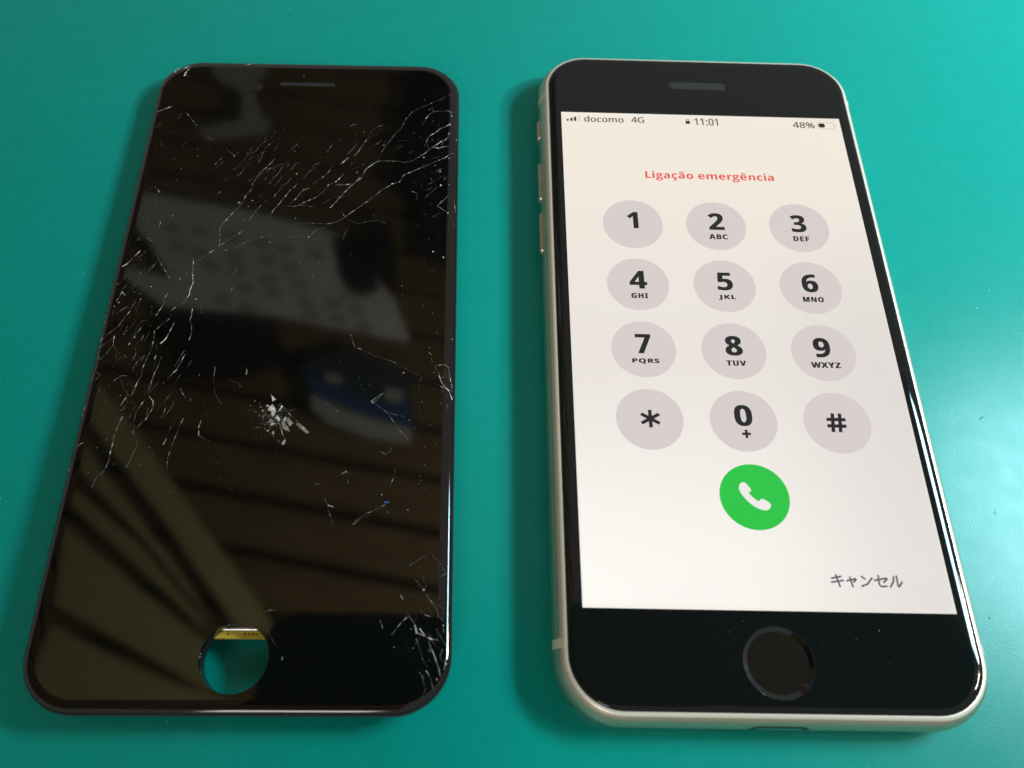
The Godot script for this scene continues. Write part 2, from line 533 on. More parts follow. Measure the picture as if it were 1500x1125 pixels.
func overhead() -> void:   # out of view overhead, placed for the black glass to mirror
	var roof := Node3D.new()
	add(roof, "unseen_ceiling", self)
	roof.position = Vector3(-300, 1000, -760) * MM
	roof.rotation.y = -0.15
	roof.set_meta("kind", "structure")
	roof.set_meta("label", "brown slatted wood out of view above the bench, mirrored in the black glass")
	var plank := BoxMesh.new()
	plank.size = Vector3(1.0, 0.016, 0.068)
	var strip := BoxMesh.new()
	strip.size = Vector3(1.0, 0.01, 0.1)
	for i in 25:                                   # boards reach far left and near so the glass edges mirror them
		var z := -0.72 + i * 0.085
		var right: float = (0.06 + 0.3 + z * 0.149) / 0.989
		for q in [["plank", plank, M.brown_wood, rng.randf_range(-0.003, 0.003)], ["backing_board", strip, M.wood_gap, 0.02]]:
			var o := obj(q[0], q[1], q[2], roof)
			var left := -1.15
			o.scale.x = right - left
			o.position = Vector3((right + left) * 0.5, q[3], z)
	# olive louvre of slats that fan out
	var lv := thing("louvre_panel", "olive louvre mirrored as slanting stripes left of the round hole", "louvre", Vector3(0, 965, 0) * MM)
	plate("slat", [Vector2(-620, -603), Vector2(-541, -524), Vector2(-261, -212), Vector2(-315, -210), Vector2(-449, -362), Vector2(-605, -524)], 0, 10, M.olive_slat, lv)
	plate("slat", [Vector2(-602, -480), Vector2(-424, -301), Vector2(-358, -226), Vector2(-370, -235), Vector2(-467, -328), Vector2(-598, -440)], 0, 10, M.olive_slat, lv)
	plate("slat", [Vector2(-597, -408), Vector2(-485, -331), Vector2(-374, -229), Vector2(-368, -215), Vector2(-596, -384)], 0, 10, M.olive_slat, lv)
	plate("slat", [Vector2(-596, -350), Vector2(-364, -195), Vector2(-314, -177), Vector2(-347, -131), Vector2(-421, -165), Vector2(-577, -234)], 0, 10, M.olive_slat, lv)
	plate("slat", [Vector2(-575, -207), Vector2(-424, -147), Vector2(-251, -101), Vector2(-265, -74), Vector2(-565, -61), Vector2(-583, -138)], 0, 10, M.olive_slat, lv)
	# a printed sheet
	var sh := begin()
	var poly := PackedVector2Array([Vector2(-624, -978), Vector2(-430, -948), Vector2(-242, -901), Vector2(-193, -824), Vector2(-149, -770), Vector2(-117, -690), Vector2(-254, -711), Vector2(-347, -728), Vector2(-530, -736), Vector2(-618, -796), Vector2(-613, -813), Vector2(-531, -792), Vector2(-578, -860), Vector2(-617, -903)])
	flat(sh, poly, 955, -1.0)
	flat(sh, poly, 956.5, 1.0)
	var sheet := thing("paper_sheet", "pale printed sheet mirrored across the middle of the cracked glass", "paper sheet", Vector3.ZERO)
	obj("sheet", sh.commit(), M.sheet_paper, sheet)
	var pm := BoxMesh.new()
	pm.size = Vector3(0.03, 0.0008, 0.02)
	for q in [Vector2(-552, -900), Vector2(-500, -896), Vector2(-444, -886), Vector2(-389, -876), Vector2(-348, -866), Vector2(-294, -857), Vector2(-241, -852), Vector2(-531, -860), Vector2(-492, -849), Vector2(-429, -842), Vector2(-375, -841), Vector2(-333, -827), Vector2(-240, -821), Vector2(-466, -821), Vector2(-420, -813), Vector2(-366, -799), Vector2(-310, -793), Vector2(-225, -778), Vector2(-399, -780), Vector2(-352, -772), Vector2(-297, -757), Vector2(-250, -757), Vector2(-210, -746), Vector2(-436, -754), Vector2(-390, -738), Vector2(-282, -731), Vector2(-241, -727), Vector2(-195, -714)]:
		var o := obj("print_mark", pm, M.print_ink, sheet)
		o.position = Vector3(q.x, 954.2, q.y) * MM
		o.rotation.y = -0.18
	# booklet, dark and pale pieces out of view, shaped to their mirrored outlines
	var booklet := thing("booklet", "dark booklet with blue stripe and pale lower edge mirrored right of the impact point", "booklet", Vector3.ZERO, 0.0, "")
	plate("cover", [Vector2(-281, -640), Vector2(-204, -670), Vector2(-112, -627), Vector2(-100, -534), Vector2(-191, -553), Vector2(-267, -585)], 948, 5, M.book_dark, booklet)
	plate("blue_stripe", [Vector2(-281, -623), Vector2(-259, -604), Vector2(-193, -578), Vector2(-150, -569), Vector2(-105, -573), Vector2(-100, -531), Vector2(-147, -540), Vector2(-207, -558), Vector2(-264, -584)], 946, 1.5, M.book_blue, booklet)
	plate("lower_edge", [Vector2(-260, -578), Vector2(-207, -554), Vector2(-147, -536), Vector2(-100, -526), Vector2(-102, -503), Vector2(-165, -509), Vector2(-230, -531), Vector2(-260, -556)], 947, 5, M.book_grey, booklet)
	plate("pale_label", [Vector2(-243, -617), Vector2(-217, -612), Vector2(-218, -597), Vector2(-243, -603)], 945, 1, M.book_grey, booklet)
	plate("pale_label", [Vector2(-146, -595), Vector2(-117, -589), Vector2(-122, -569), Vector2(-148, -576)], 944, 1, M.book_grey, booklet)
	var dark_tool1 := thing("dark_tool", "short dark handle mirrored beside the right end of the pale sheet", "tool", Vector3.ZERO, 0.0, "")
	plate("handle", [Vector2(-263, -885), Vector2(-229, -902), Vector2(-200, -830), Vector2(-176, -789), Vector2(-203, -773), Vector2(-234, -792)], 945, 14, M.dark_cloth, dark_tool1)
	var dark_tool2 := thing("dark_tool", "wide dark handle mirrored right of the short one", "tool", Vector3.ZERO, 0.0, "")
	plate("handle", [Vector2(-214, -926), Vector2(-170, -929), Vector2(-148, -819), Vector2(-154, -797), Vector2(-182, -809)], 945, 14, M.dark_cloth, dark_tool2)
	var dark_case := thing("dark_case", "large dark case mirrored at the upper right corner of the glass", "case", Vector3.ZERO, 0.0, "")
	plate("lid", [Vector2(-168, -1329), Vector2(-61, -1337), Vector2(-36, -848), Vector2(-110, -865), Vector2(-115, -972), Vector2(-174, -1017), Vector2(-173, -1153)], 946, 20, M.dark_cloth, dark_case)
	var unseen_dark_box := thing("unseen_dark_box", "dark box mirrored left of the impact point", "box", Vector3.ZERO, 0.0, "")
	plate("box", [Vector2(-513, -725), Vector2(-342, -711), Vector2(-316, -647), Vector2(-402, -610), Vector2(-484, -612)], 946, 30, M.dark_cloth, unseen_dark_box)
	var pale_bracket := thing("pale_bracket", "pale bracket with round head mirrored near the top left", "bracket", Vector3.ZERO, 0.0, "")
	plate("head", [Vector2(-571, -1350), Vector2(-454, -1358), Vector2(-449, -1290), Vector2(-470, -1256), Vector2(-494, -1243), Vector2(-531, -1259), Vector2(-556, -1292)], 945, 6, M.book_grey, pale_bracket)
	plate("stem", [Vector2(-493, -1257), Vector2(-465, -1247), Vector2(-432, -1158), Vector2(-474, -1148), Vector2(-476, -1202)], 944, 6, M.book_grey, pale_bracket)
	plate("foot", [Vector2(-549, -1125), Vector2(-475, -1154), Vector2(-418, -1165), Vector2(-418, -1133), Vector2(-530, -1105)], 943, 6, M.book_grey, pale_bracket)

func plate(called: String, p: Array, y: float, thick: float, m: Material, root: Node3D) -> MeshInstance3D:   # a flat piece with an outline and a thickness
	var st := begin()
	var poly := PackedVector2Array(p)
	flat(st, poly, y, -1.0)
	flat(st, poly, y + thick, 1.0)
	var mid := Vector2.ZERO
	for q in poly:
		mid += q / poly.size()
	for i in poly.size():
		var a := poly[i]
		var b := poly[(i + 1) % poly.size()]
		var n2 := (b - a).orthogonal().normalized()
		if n2.dot(a - mid) < 0:
			n2 = -n2
		var n := Vector3(n2.x, 0, n2.y)
		var v := [Vector3(a.x, y, a.y) * MM, Vector3(b.x, y, b.y) * MM, Vector3(b.x, y + thick, b.y) * MM, Vector3(a.x, y + thick, a.y) * MM]
		tri(st, v[0], v[1], v[2], n, n, n, n)
		tri(st, v[0], v[2], v[3], n, n, n, n)
	return obj(called, st.commit(), m, root)

func lamps() -> void:
	# the bench lamp out of frame on the right: its glow, the bright patch on the mat and all the hard shadows come from it
	var lp := thing("bench_lamp", "white bar lamp out of view to the right of the phones", "lamp", Vector3(312, 272, -150) * MM)
	var turn := Basis.looking_at(Vector3(0.15, -1, -0.15), Vector3.FORWARD)      # almost level, tipped outward so its light fades towards the left
	lp.basis = turn
	var w := 0.085
	var l := 0.15
	var housing := BoxMesh.new()
	housing.size = Vector3(w + 0.03, l + 0.03, 0.03)
	obj("housing", housing, M.lamp_shell, lp).position.z = 0.0165
	var face := QuadMesh.new()
	face.size = Vector2(w, l)
	var glow := lit("lamp_glow", Color(1, 1, 1), 3.0)
	obj("diffuser", face, glow, lp).rotation.y = PI
	var a := AreaLight3D.new()
	a.name = "bench_lamp_light"
	a.area_size = Vector2(w, l)
	a.area_normalize_energy = true
	a.light_energy = 0.238
	a.light_color = Color(0.74, 0.93, 1.0)
	a.shadow_enabled = true
	lp.add_child(a)
	a.position.z = -0.003
	# a separate lamp out of view, placed to light the slats and sheet
	var top := QuadMesh.new()
	top.size = Vector2(w, l)
	var up := thing("unseen_uplight", "white lamp out of view beside the bench lamp, placed to light the slats above", "lamp", lp.position + Vector3(130, 60, 60) * MM)
	up.basis = Basis.looking_at(Vector3(-380, 980, -760) * MM - up.position, Vector3.BACK)
	obj("housing", housing, M.lamp_shell, up).position.z = 0.0165
	obj("diffuser", top, glow, up).rotation.y = PI
	var ua := AreaLight3D.new()
	ua.name = "unseen_uplight_light"
	ua.area_size = Vector2(w, l)
	ua.area_normalize_energy = true
	ua.light_energy = 1.35
	ua.light_color = Color(1.0, 0.95, 0.86)
	ua.shadow_enabled = true
	up.add_child(ua)
	ua.position.z = -0.003
	# the phone that takes the picture: its dark back is mirrored at the near end of the black glass, with an unseen block for the hand shading the near left of the mat
	var cp := thing("camera_phone", "dark phone and hand block out of view over the bench, mirrored right of the round hole", "phone", Vector3(0, 126.1513, 0) * MM)
	cp.basis = Basis(Vector3(0.998816, 0.019657, -0.044497), Vector3(-0.048645, 0.403608, -0.913638), Vector3(0.000000, 0.914721, 0.404086))
	var body := obj("body", slab(70, 38, 9, 4.5, 12, 1.5), M.dark_case, cp)
	body.rotation.x = PI / 2
	body.position = Vector3(5, 30, 0) * MM
	var unseen_hand_block := obj("unseen_hand_block", slab(50, 38, 20, 4.5, 34, 8), M.dark_case, cp)  # block in place of the unseen hand, placed to shade the near left
	unseen_hand_block.rotation.x = PI / 2
	unseen_hand_block.position = Vector3(126, 47, 0) * MM
	# source out of view behind the camera, placed to streak the near glass edges
	var wn := thing("unseen_window", "bright source out of view behind the camera, mirrored along the near glass edges", "unseen_window", Vector3(-300, 1000, 1250) * MM)
	wn.basis = Basis.looking_at(Vector3(0, 0, -70) * MM - wn.position, Vector3.UP)
	var pane := QuadMesh.new()
	pane.size = Vector2(0.34, 0.42)
	obj("unseen_window_pane", pane, lit("unseen_window_glow", Color(1, 1, 1), 3.0), wn).rotation.y = PI
	var frame := BoxMesh.new()
	frame.size = Vector3(0.40, 0.48, 0.03)
	obj("unseen_window_frame", frame, M.lamp_shell, wn).position.z = 0.0165
	var b := AreaLight3D.new()
	b.name = "unseen_window_light"
	b.area_size = Vector2(0.34, 0.42)
	b.area_normalize_energy = true
	b.light_energy = 0.3
	b.light_color = Color(1.0, 0.97, 0.92)
	b.shadow_enabled = true
	wn.add_child(b)
	b.position.z = -0.004

func cracked_screen() -> void:
	var t := thing("cracked_phone_screen", "black phone front glass with shattered surface and empty round button hole", "phone screen", Vector3(-37.049, 5.485, -76.576) * MM)
	t.basis = Basis(Vector3.UP, 0.04361) * Basis(Vector3.RIGHT, -0.01251)
	var hole := Vector3(-0.5, 60.05, 5.25)
	var st := begin()
	skin(st, glass_profile, LW, LL, LR)
	cap(st, LW, LL, LR, 2.2, 0.0, 1.0, hole)
	lathe(st, [[hole.z, 0.0], [hole.z, -1.0]], hole.x, hole.y, true)
	cap(st, LW, LL, LR, 0.3, -1.0, -1.0, hole)
	obj("front_glass", st.commit(), M.black_glass, t)
	var rim := begin()
	skin(rim, [[0.9, -2.3], [0.25, -2.25], [0.0, -2.0], [0.0, -1.05], [0.06, -0.86], [0.16, -0.78], [0.29, -0.8]], LW, LL, LR)
	cap(rim, LW, LL, LR, 0.9, -2.3, -1.0, Vector3(hole.x, hole.y, hole.z + 0.2))
	obj("rim", rim.commit(), M.edge_plastic, t).set_meta("label", "thin grey plastic rim round the broken glass")
	var well := begin()
	lathe(well, [[hole.z + 0.05, -1.02], [hole.z + 0.05, -3.3]], hole.x, hole.y, true)  # reaches below the rim to shade the mat inside the hole
	obj("button_hole_wall", well.commit(), M.rim_plastic, t)
	# what shows through the hole
	var plate := slab(27, 54, 3, -3.0, -2.32, 0.2, 0, -6)
	obj("back_plate", plate, M.back_steel, t)
	var tape := obj("yellow_tape", slab(6.5, 0.62, 0.1, -3.1, -2.4, 0.05, hole.x, hole.y - 4.0), M.yellow_tape, t)
	tape.set_meta("label", "strip of yellow tape seen through the round hole")
	for q in [[-2.0, 0.25], [0.6, 0.3], [1.25, 0.25], [1.9, 0.3], [2.5, 0.2]]:
		obj("tape_print", slab(q[1] * 0.8, 0.14, 0.02, -2.41, -2.385, 0.004, hole.x + q[0], hole.y - 4.05), M.tape_print, tape)
	obj("bracket", slab(5.0, 0.55, 0.3, -2.9, -1.6, 0.2, hole.x, hole.y - 5.0), M.bracket_steel, t)
	# the parts underneath that it lies on
	obj("flex_connector", slab(9, 6, 1, -4.66, -2.3, 0.2, -6, -54), M.flex_film, t)
	obj("flex_cable", slab(7, 8, 1, -5.9, -2.3, 0.3, 9, 40), M.flex_film, t)
	obj("ear_speaker", slab(5.9, 0.5, 0.48, -0.2, 0.02, 0.02, -0.4, -61.25), M.speaker_mesh_old, t)
	obj("front_camera", disc(1.15, 0.015, -11.0, -60.2), M.old_lens, t)
	var fl := obj("blue_fleck", slab(0.42, 0.12, 0.08, 0.0, 0.05, 0.02, 21.30, 34.83), M.blue_fleck, t)
	fl.set_meta("label", "tiny blue fleck at the end of a scratch")
	fine_damage(t)
	var chips := begin()
	crack(t, [31.52,-59.75,28.88,-57.83,26.49,-56.27,22.52,-53.67,21.28,-51.61,20.47,-49.25,19.02,-47.02,16.52,-42.1,15.71,-39.33], 1.0, .28)
	crack(t, [11.16,-41.03,11.94,-42.54,13.29,-45.37,14.48,-48.57,16.14,-49.49], 1.0, .35)
	crack(t, [13.22,-35.84,13.53,-37.3,14.57,-38.36,15.7,-39.43,16.48,-39.66,18.23,-39.7,20.14,-39.69,21.42,-39.34,22.92,-39.79,24.86,-41.42,26.26,-42.84,27.04,-43.71,28.63,-45.04,29.42,-45.6], 1.4, .55)
	crack(t, [26.25,-43.27,25.72,-44.98,26.16,-46.63,27.28,-47.53,28.39,-48.76,29.36,-49.34,30.49,-50.14], 1.7, .75)
	crack(t, [24.69,-49.9,25.37,-51.71,26.24,-53.08,27.46,-53.9,28.62,-53.92,29.94,-54.18,30.77,-53.63,30.95,-52.62], 1.3, .5)
	crack(t, [21.24,-36,23.25,-37.07,24.64,-37.94,26.05,-38.7,28.4,-40.11,29.67,-40.77,30.77,-41.97,32.05,-42.21], 1.4, .5)
	crack(t, [27.05,-43.61,28.34,-43.42,29.45,-43.87,30.58,-44], 2.2, .6)
	crack(t, [30.52,-48.37,30.22,-46.6,29.11,-45.06,28.81,-43.97], 2.0, .45)
	crack(t, [27.04,-43.71,27.99,-44.6,28.94,-45.49], 3.0, .55)
	crack(t, [10.01,-24.63,11.17,-25.87,14.06,-28.63,15.7,-30.29,16.8,-31.56,19.04,-33.51,20.58,-34.18,21.48,-36.13,23.22,-37.07,25.95,-38.56], 1.4, .6)
	crack(t, [6.99,-23.12,8.3,-23.39,9.93,-24.5], 1.2, .45)
	crack(t, [9.21,-26.57,10.17,-25.12], 1.4, .5)
	crack(t, [10.79,-24.4,12.87,-23.23,15.1,-23.99,17.18,-24.15,18.26,-23.56], 1.1, .4)
	crack(t, [7.06,-27.14,9.3,-30.54,10.44,-32.33,11.43,-33.49,12.85,-35.7,13.91,-37.79,14.47,-38.33,15.79,-39.54], 1.2, .45)
	crack(t, [7.77,-32.91,9.89,-33.21,11.43,-33.49], 1.1, .4)
	crack(t, [10.3,-19.36,10.36,-19.84,10.4,-20.55,11.05,-21.99], 1.0, .3)
	crack(t, [28.35,-28.15,29.67,-29.67,30.43,-30.69], 1.1, .4)
	crack(t, [28.35,-28.03,30.5,-26.34,31.49,-24.28,32.08,-22.84], 1.3, .45)
	crack(t, [23.21,-31.69,24.3,-31.2,24.15,-29.69], 1.5, .65)
	crack(t, [25.79,-30.1,28.25,-32.92,26.82,-35.33], .9, .22)
	crack(t, [31.71,-29.46,31.82,-28.46,31.88,-26.73], 2.2, .6)
	crack(t, [-10.04,-28.91,-9.61,-30.56,-8.92,-31.51,-8.84,-33.18,-8.15,-34.99,-7.65,-36.2,-6.11,-38.06,-5.11,-39.92], 1.4, .55)
	crack(t, [-5.55,-33,-4.42,-35.18,-3.6,-37.01,-3.19,-38.36,-2.23,-38.87], 1.3, .4)
	crack(t, [-4.2,-29.84,-3.36,-31.26,-2.81,-32.93,-1.94,-33.31,-1.35,-34.76], 1.6, .5)
	crack(t, [-3,-27.88,-2.12,-29.76,-1.05,-31.66], 1.3, .45)
	crack(t, [-0.56,-32.26,0.24,-33.35], 1.4, .5)
	crack(t, [-0.85,-27.92,0.25,-29.57,1.49,-31.71,2.54,-32.21], 1.2, .42)
	crack(t, [1.12,-27.96,4.19,-29.88,5.27,-31.07,6.3,-32.99,7.77,-33.98,9.27,-36.05], 1.3, .5)
	crack(t, [1.23,-34.57,1.99,-36.27,3.51,-37.76], 1.1, .35)
	crack(t, [3.18,-33.17,4.86,-34.88,6.03,-36.35,6.98,-38.32], 1.1, .38)
	crack(t, [8.35,-38.6,9.89,-40.48], 2.2, .7)
	crack(t, [9.47,-41.09,11.07,-43.76], 1.3, .55)
	crack(t, [11.07,-40.88,11.99,-42.64], 1.1, .4)
	crack(t, [7.83,-33.26,11.03,-33.2,12.93,-35.04], 1.1, .38)
	crack(t, [9.37,-30.92,10.54,-32.36,11.37,-33.57], 1.1, .38)
	crack(t, [5.59,-28.27,7.46,-29.71,9.55,-30.92], .9, .22)
	crack(t, [-8.64,-40.72,-8.14,-38.88,-7.84,-40.24,-7.62,-41.61], 1.2, .4)
	crack(t, [-15.14,-42.2,-14.47,-41.34], 1.2, .4)
	crack(t, [5.4,-41.88,6.09,-43.78,6.22,-44.54], .9, .28)
	crack(t, [8.18,-28.55,9.78,-30.22], .9, .22)
	crack(t, [-31.09,-52.49,-29.63,-53.32,-28.16,-54.14], 2.1, 1.05)
	crack(t, [-25.12,-52.31,-24.01,-51.07,-22.28,-48.62], 1.5, 0.63)
	crack(t, [-26.21,-50.56,-26.47,-51.49,-25.78,-52.14], 1.4, 0.42)
	crack(t, [-19.55,-45.45,-18.41,-44.56], 1.3, 0.56)
	crack(t, [-15.31,-42.36,-14.52,-41.48,-13.39,-40.46], 1.5, 0.70)
	crack(t, [-14.79,-66.81,-12.73,-67.54], 2.3, 0.84)
	crack(t, [-31.44,-45.96,-31.07,-46.42], 2.1, 0.70)
	crack(t, [-30.8,-48.12,-30.17,-48.44,-29.64,-48.61], 2.1, 0.63)
	crack(t, [-29.57,-64.25,-28.58,-65.45,-27.43,-65.65,-26.33,-66.18], 4.6, 1.12)
	crack(t, [-27.15,-63.14,-26.98,-64.31,-26.43,-65.33], 4.0, 1.05)
	crack(t, [-27.05,-63.97,-26.14,-62.66], 2.3, 0.70)
	crack(t, [-31.75,-42.02,-31.8,-42.92], 2.3, 0.70)
	crack(t, [-10.03,-28.8,-11.46,-26,-12.42,-24.5,-13.83,-21.88,-13.44,-18.99,-13.25,-17.02], 1.3, .4)
	crack(t, [-6.48,-27.7,-7.79,-25.15,-8.41,-23.66], 1.4, .4)
	crack(t, [-9.41,-21.06,-10.03,-20.38,-12.46,-18.24,-13.9,-16.68,-14.83,-15.91], 1.1, .4)
	crack(t, [-9.48,-17.41,-8.54,-18.3,-6.57,-19.33,-5.04,-19.8,-3.18,-20.39], 1.1, .42)
	crack(t, [0.26,-23.02,1.82,-23.39,4.5,-23.21,6.82,-23.14,8.38,-23.62], 1.1, .36)
	crack(t, [-0.75,-19.87,0.58,-19.78,2.15,-19.92,3.74,-19.84,4.18,-20.85,5.16,-21.76,6.52,-22.46], 1.2, .35)
	crack(t, [-4.52,-24.52,-4,-26.36,-3.24,-27.53,-1.06,-31.78], 1.2, .45)
	crack(t, [-1.25,-27.45,0.54,-27.48,1.38,-28.08,2.02,-28.9], 1.2, .42)
	crack(t, [0.86,-27.84,3.6,-27.42,4.29,-27.67], 1.0, .3)
	crack(t, [-10.21,-10.43,-9.67,-10.86,-9.24,-12.14], 2.0, .65)
	crack(t, [-7.97,-15.8,-5.99,-15.95], .9, .3)
	crack(t, [-5.85,-28.41,-5.35,-28.77,-4.63,-27.97], 1.1, .35)
	crack(t, [-30.79,-12.28,-29.99,-13,-29.26,-14.18,-28.17,-15.98], 2.2, .6)
	crack(t, [-25.85,-11.43,-24.58,-13.32], 2.2, .5)
	crack(t, [-25.53,-21.72,-25.49,-23.2], 2.2, .6)
	crack(t, [-27.79,-31.53,-26.93,-30.51], 1.4, .45)
	crack(t, [-25.17,-15.67,-23.79,-13.1,-21.52,-9.65], 1.1, .25)
	crack(t, [-17.85,-14.37,-17.63,-12.96,-17.47,-10.63,-16.98,-8.69,-17.41,-7.2,-17.38,-5.84], 2.0, .6)
	crack(t, [-17.57,-13.2,-16.25,-14.51,-13.73,-16.82,-11.76,-16.37,-10.3,-16.87,-8.37,-18.35], 1.1, .4)
	crack(t, [-13.82,-21.67,-13.45,-18.99,-13.32,-17.3], 1.5, .5)
	crack(t, [-15.12,-6.78,-14.5,-6.34], 1.5, .45)
	crack(t, [-9.9,-6.63,-9.49,-7.77], 1.8, .4)
	crack(t, [-32.14,-18.92,-32.11,-17.23,-32.03,-15.32], 2.0, .7)  # highlight along the left rim, painted as a bright split
	crack(t, [-17.48,-10.53,-17.02,-8.66,-17.31,-7.2,-17.29,-5.97,-18.44,-3.72], 2.0, .65)
	crack(t, [-20.13,-2.28,-19.86,-2.69,-19.3,-3.3], 1.6, .55)
	crack(t, [-16.24,-2.94,-16.16,-1.34,-16.34,-0.34,-15.83,0.83,-15.59,2.4,-15.84,3.95], 1.5, .4)
	crack(t, [-22.7,-1.25,-21.59,-4.07,-21.73,-5.39,-21.33,-6.52], 1.7, .5)
	crack(t, [-23.77,-1.23,-23.05,-1.84], 1.3, .4)
	crack(t, [-25.14,0.37,-24.6,-0.33], 1.3, .35)
	crack(t, [-25.84,2.83,-25.15,2.14,-24.9,1.25], 2.4, .4)
	crack(t, [-22.39,2,-20.89,0.12,-20.04,-0.69], 1.6, .5)
	crack(t, [-22.39,2,-22.18,3.65,-22.13,5.38,-22.41,6.53,-22.76,8.24,-23.14,9.74,-23.03,11.22], 1.6, .48)
	crack(t, [-20.86,4.69,-20.24,4.01,-19.88,3.23,-19.07,0.19], 2.4, .55)
	crack(t, [-17.22,10.6,-16.05,6.83], 2.4, .65)
	crack(t, [-17.48,9.48,-16.33,6.07], 1.2, .45)
	crack(t, [-20.99,11.01,-20.54,9.9,-20.19,7.26], 1.7, .5)
	crack(t, [-23.69,8.44,-23.15,7.87], 1.6, .55)
	crack(t, [-21.36,7.94,-21.17,7.18], 2.4, .6)
	crack(t, [-30.41,-4.35,-29.73,-6.5,-29.08,-5.69], 1.7, .5)
	crack(t, [-30.25,-1.34,-28.27,-3.17], 1.3, .42)
	crack(t, [-28.93,1.21,-28.19,-0.97,-27.57,-2.08], 1.4, .4)
	crack(t, [-31.95,4.17,-30.84,3.19,-30.05,2.2,-29.1,1.21,-28.79,0.22], 1.4, .5)
	crack(t, [-31.64,5.7,-30.39,4.63,-29.34,3.36], 1.3, .5)
	crack(t, [-31.12,8.25,-30.08,7.01,-29.21,5.28,-29.37,3.17], 1.3, .5)
	crack(t, [-29.2,4.9,-28.42,6.42,-27.95,8.02], 1.3, .5)
	crack(t, [-32.05,2.43,-31.64,3.68], 1.5, .5)
	crack(t, [-31.85,6.27,-31.18,7.97,-31.28,9.84,-31.25,10.77], 1.6, .45)
	crack(t, [-26.68,-3.09,-25.83,-1.6], 1.3, .35)
	crack(t, [-28.88,-7.34,-26.66,-9.97], 1.0, .3)
	crack(t, [-31.79,-4.13,-31.93,-6.57], 1.6, .45)
	crack(t, [-27.72,12.53,-26.6,11.41,-25.55,11.4], 2.6, .65)
	crack(t, [-26.47,12.08,-25.92,13.5,-24.67,15.11,-22.71,17.56], 1.1, .4)
	crack(t, [-24.06,15.32,-23.67,14.34,-23.57,12.81,-22.99,11.26], 2.4, .6)
	crack(t, [-25.56,17.38,-24.65,15.22], 1.6, .5)
	crack(t, [-24.78,19.49,-25.31,21.59,-25.56,23.66,-25.52,25.29,-25.55,27.91,-26.01,29.7,-26.95,30.89,-27.39,32.65], 1.9, .5)
	crack(t, [-20.76,20.08,-20.01,17.96,-20.08,16.46,-21.02,15.4], 1.7, .5)
	crack(t, [-22.66,22.39,-22.13,21.77,-20.8,19.87], 1.3, .5)
	crack(t, [-22.64,20.52,-22.7,18.63,-22.3,17.77,-21.57,16.05], 1.4, .4)
	crack(t, [-22.43,29.08,-21.89,27.08,-21.46,25.46,-21.39,23.82], 1.5, .5)
	crack(t, [-17,24.7,-16.64,23.57], 3.0, .7)
	crack(t, [-14.61,20.65,-14.38,19.7], 2.6, .65)
	crack(t, [-14.61,20.65,-14.99,22.32,-15.4,24.38,-15.85,27.22,-15.58,29.41], .9, .3)
	crack(t, [-13.86,16.39,-13.6,15.64], 1.9, .6)
	crack(t, [-14.48,16.08,-15.9,13.71], 1.0, .35)
	crack(t, [-21.08,12.89,-20.89,11.24,-20.64,9.9], 1.5, .5)
	crack(t, [-18.35,12.09,-17.61,10.75,-16.97,9.96], 1.4, .5)
	crack(t, [-18.91,27.45,-18.03,26.23], 1.0, .35)
	crack(t, [-31.38,10.92,-31.87,12.25,-31.89,14], 1.5, .45)
	crack(t, [-31.05,10.69,-30.34,11.35,-30.88,12.46], 1.5, .5)
	crack(t, [-29.39,14.19,-28.76,13.53], 1.1, .45)
	crack(t, [-31.41,25.15,-30.46,24.42], 2.0, .55)
	crack(t, [-31.87,25.56,-32.02,27.37,-31.96,30.15], 1.5, .4)
	crack(t, [-31.99,19.36,-31.74,17.45], 1.5, .4)
	crack(t, [-11.41,22.69,-10.57,23.41], 1.7, .6)
	crack(t, [-11.51,21.45,-11.23,20.19], 1.3, .4)
	crack(t, [-10.35,9.41,-10.35,10.45,-10.29,12.52,-9.7,14.56,-9.09,15.73,-8.22,16.73], 1.0, .4)
	crack(t, [-7.52,12.06,-5.95,12.64,-4.95,13.49], 1.4, .5)
	crack(t, [-5.01,9.43,-4.63,10.04,-4.67,10.91], 1.4, .5)
	crack(t, [-11,18.34,-10.85,18.83,-10.2,19.32], 1.3, .45)
	crack(t, [-11.26,20.07,-11.43,21.37,-11.28,22.82,-10.47,23.46,-9.54,23.93,-9.13,23.76], 1.5, .5)
	crack(t, [-10.5,9.41,-10.11,10.02], 2.2, .6)
	crack(t, [13.31,2.52,14.14,4.96,15.88,5.71,18.22,7,20.69,7.74,23.19,9.22,25.09,10.17,26.42,11.01,27.18,11.43], 1.1, 0.49)
	crack(t, [26.08,11.87,26.42,11.12], 2.2, 0.91)
	crack(t, [27.59,5.9,28.47,6.98], 1.3, 0.63)
	crack(t, [28,7.1,28.21,7.97], 1.5, 0.56)
	crack(t, [28.69,8.61,29.29,10.12,29.68,11.4,30.36,12.88,31.3,13.71,31.88,15.38], 2.5, 0.87)
	crack(t, [29.24,12.47,30.37,13.3], 1.6, 0.70)
	crack(t, [29.59,11.19,31.07,10.85], 1.4, 0.70)
	crack(t, [31.14,9.02,31.45,11.16,31.84,12.86,31.67,13.92], 2.8, 0.84)
	crack(t, [28.79,8.72,30.47,8.38,31.23,9.12], 1.0, 0.49)
	crack(t, [17.61,16.06,18.48,15.32,19.71,14.37], 1.6, 0.77)
	crack(t, [18.17,16.26,18.69,15.73,19.62,14.37], 1.5, 0.70)
	crack(t, [18.36,16.46,19.41,17.27,20.64,18.29,21.42,19.4,22.58,21.2,24.46,23.38], 1.3, 0.56)
	crack(t, [20.63,18.18,23.57,18.97], 0.9, 0.31)
	crack(t, [7.68,15.23,9.97,16.45,12.68,18.68], 0.9, 0.28)
	crack(t, [16.16,38.23,18.29,36.74,19.92,35.93,21.1,35.23], 1.5, .55)
	crack(t, [16,38.72,17.78,37.53,18.86,36.93], 1.1, .35)
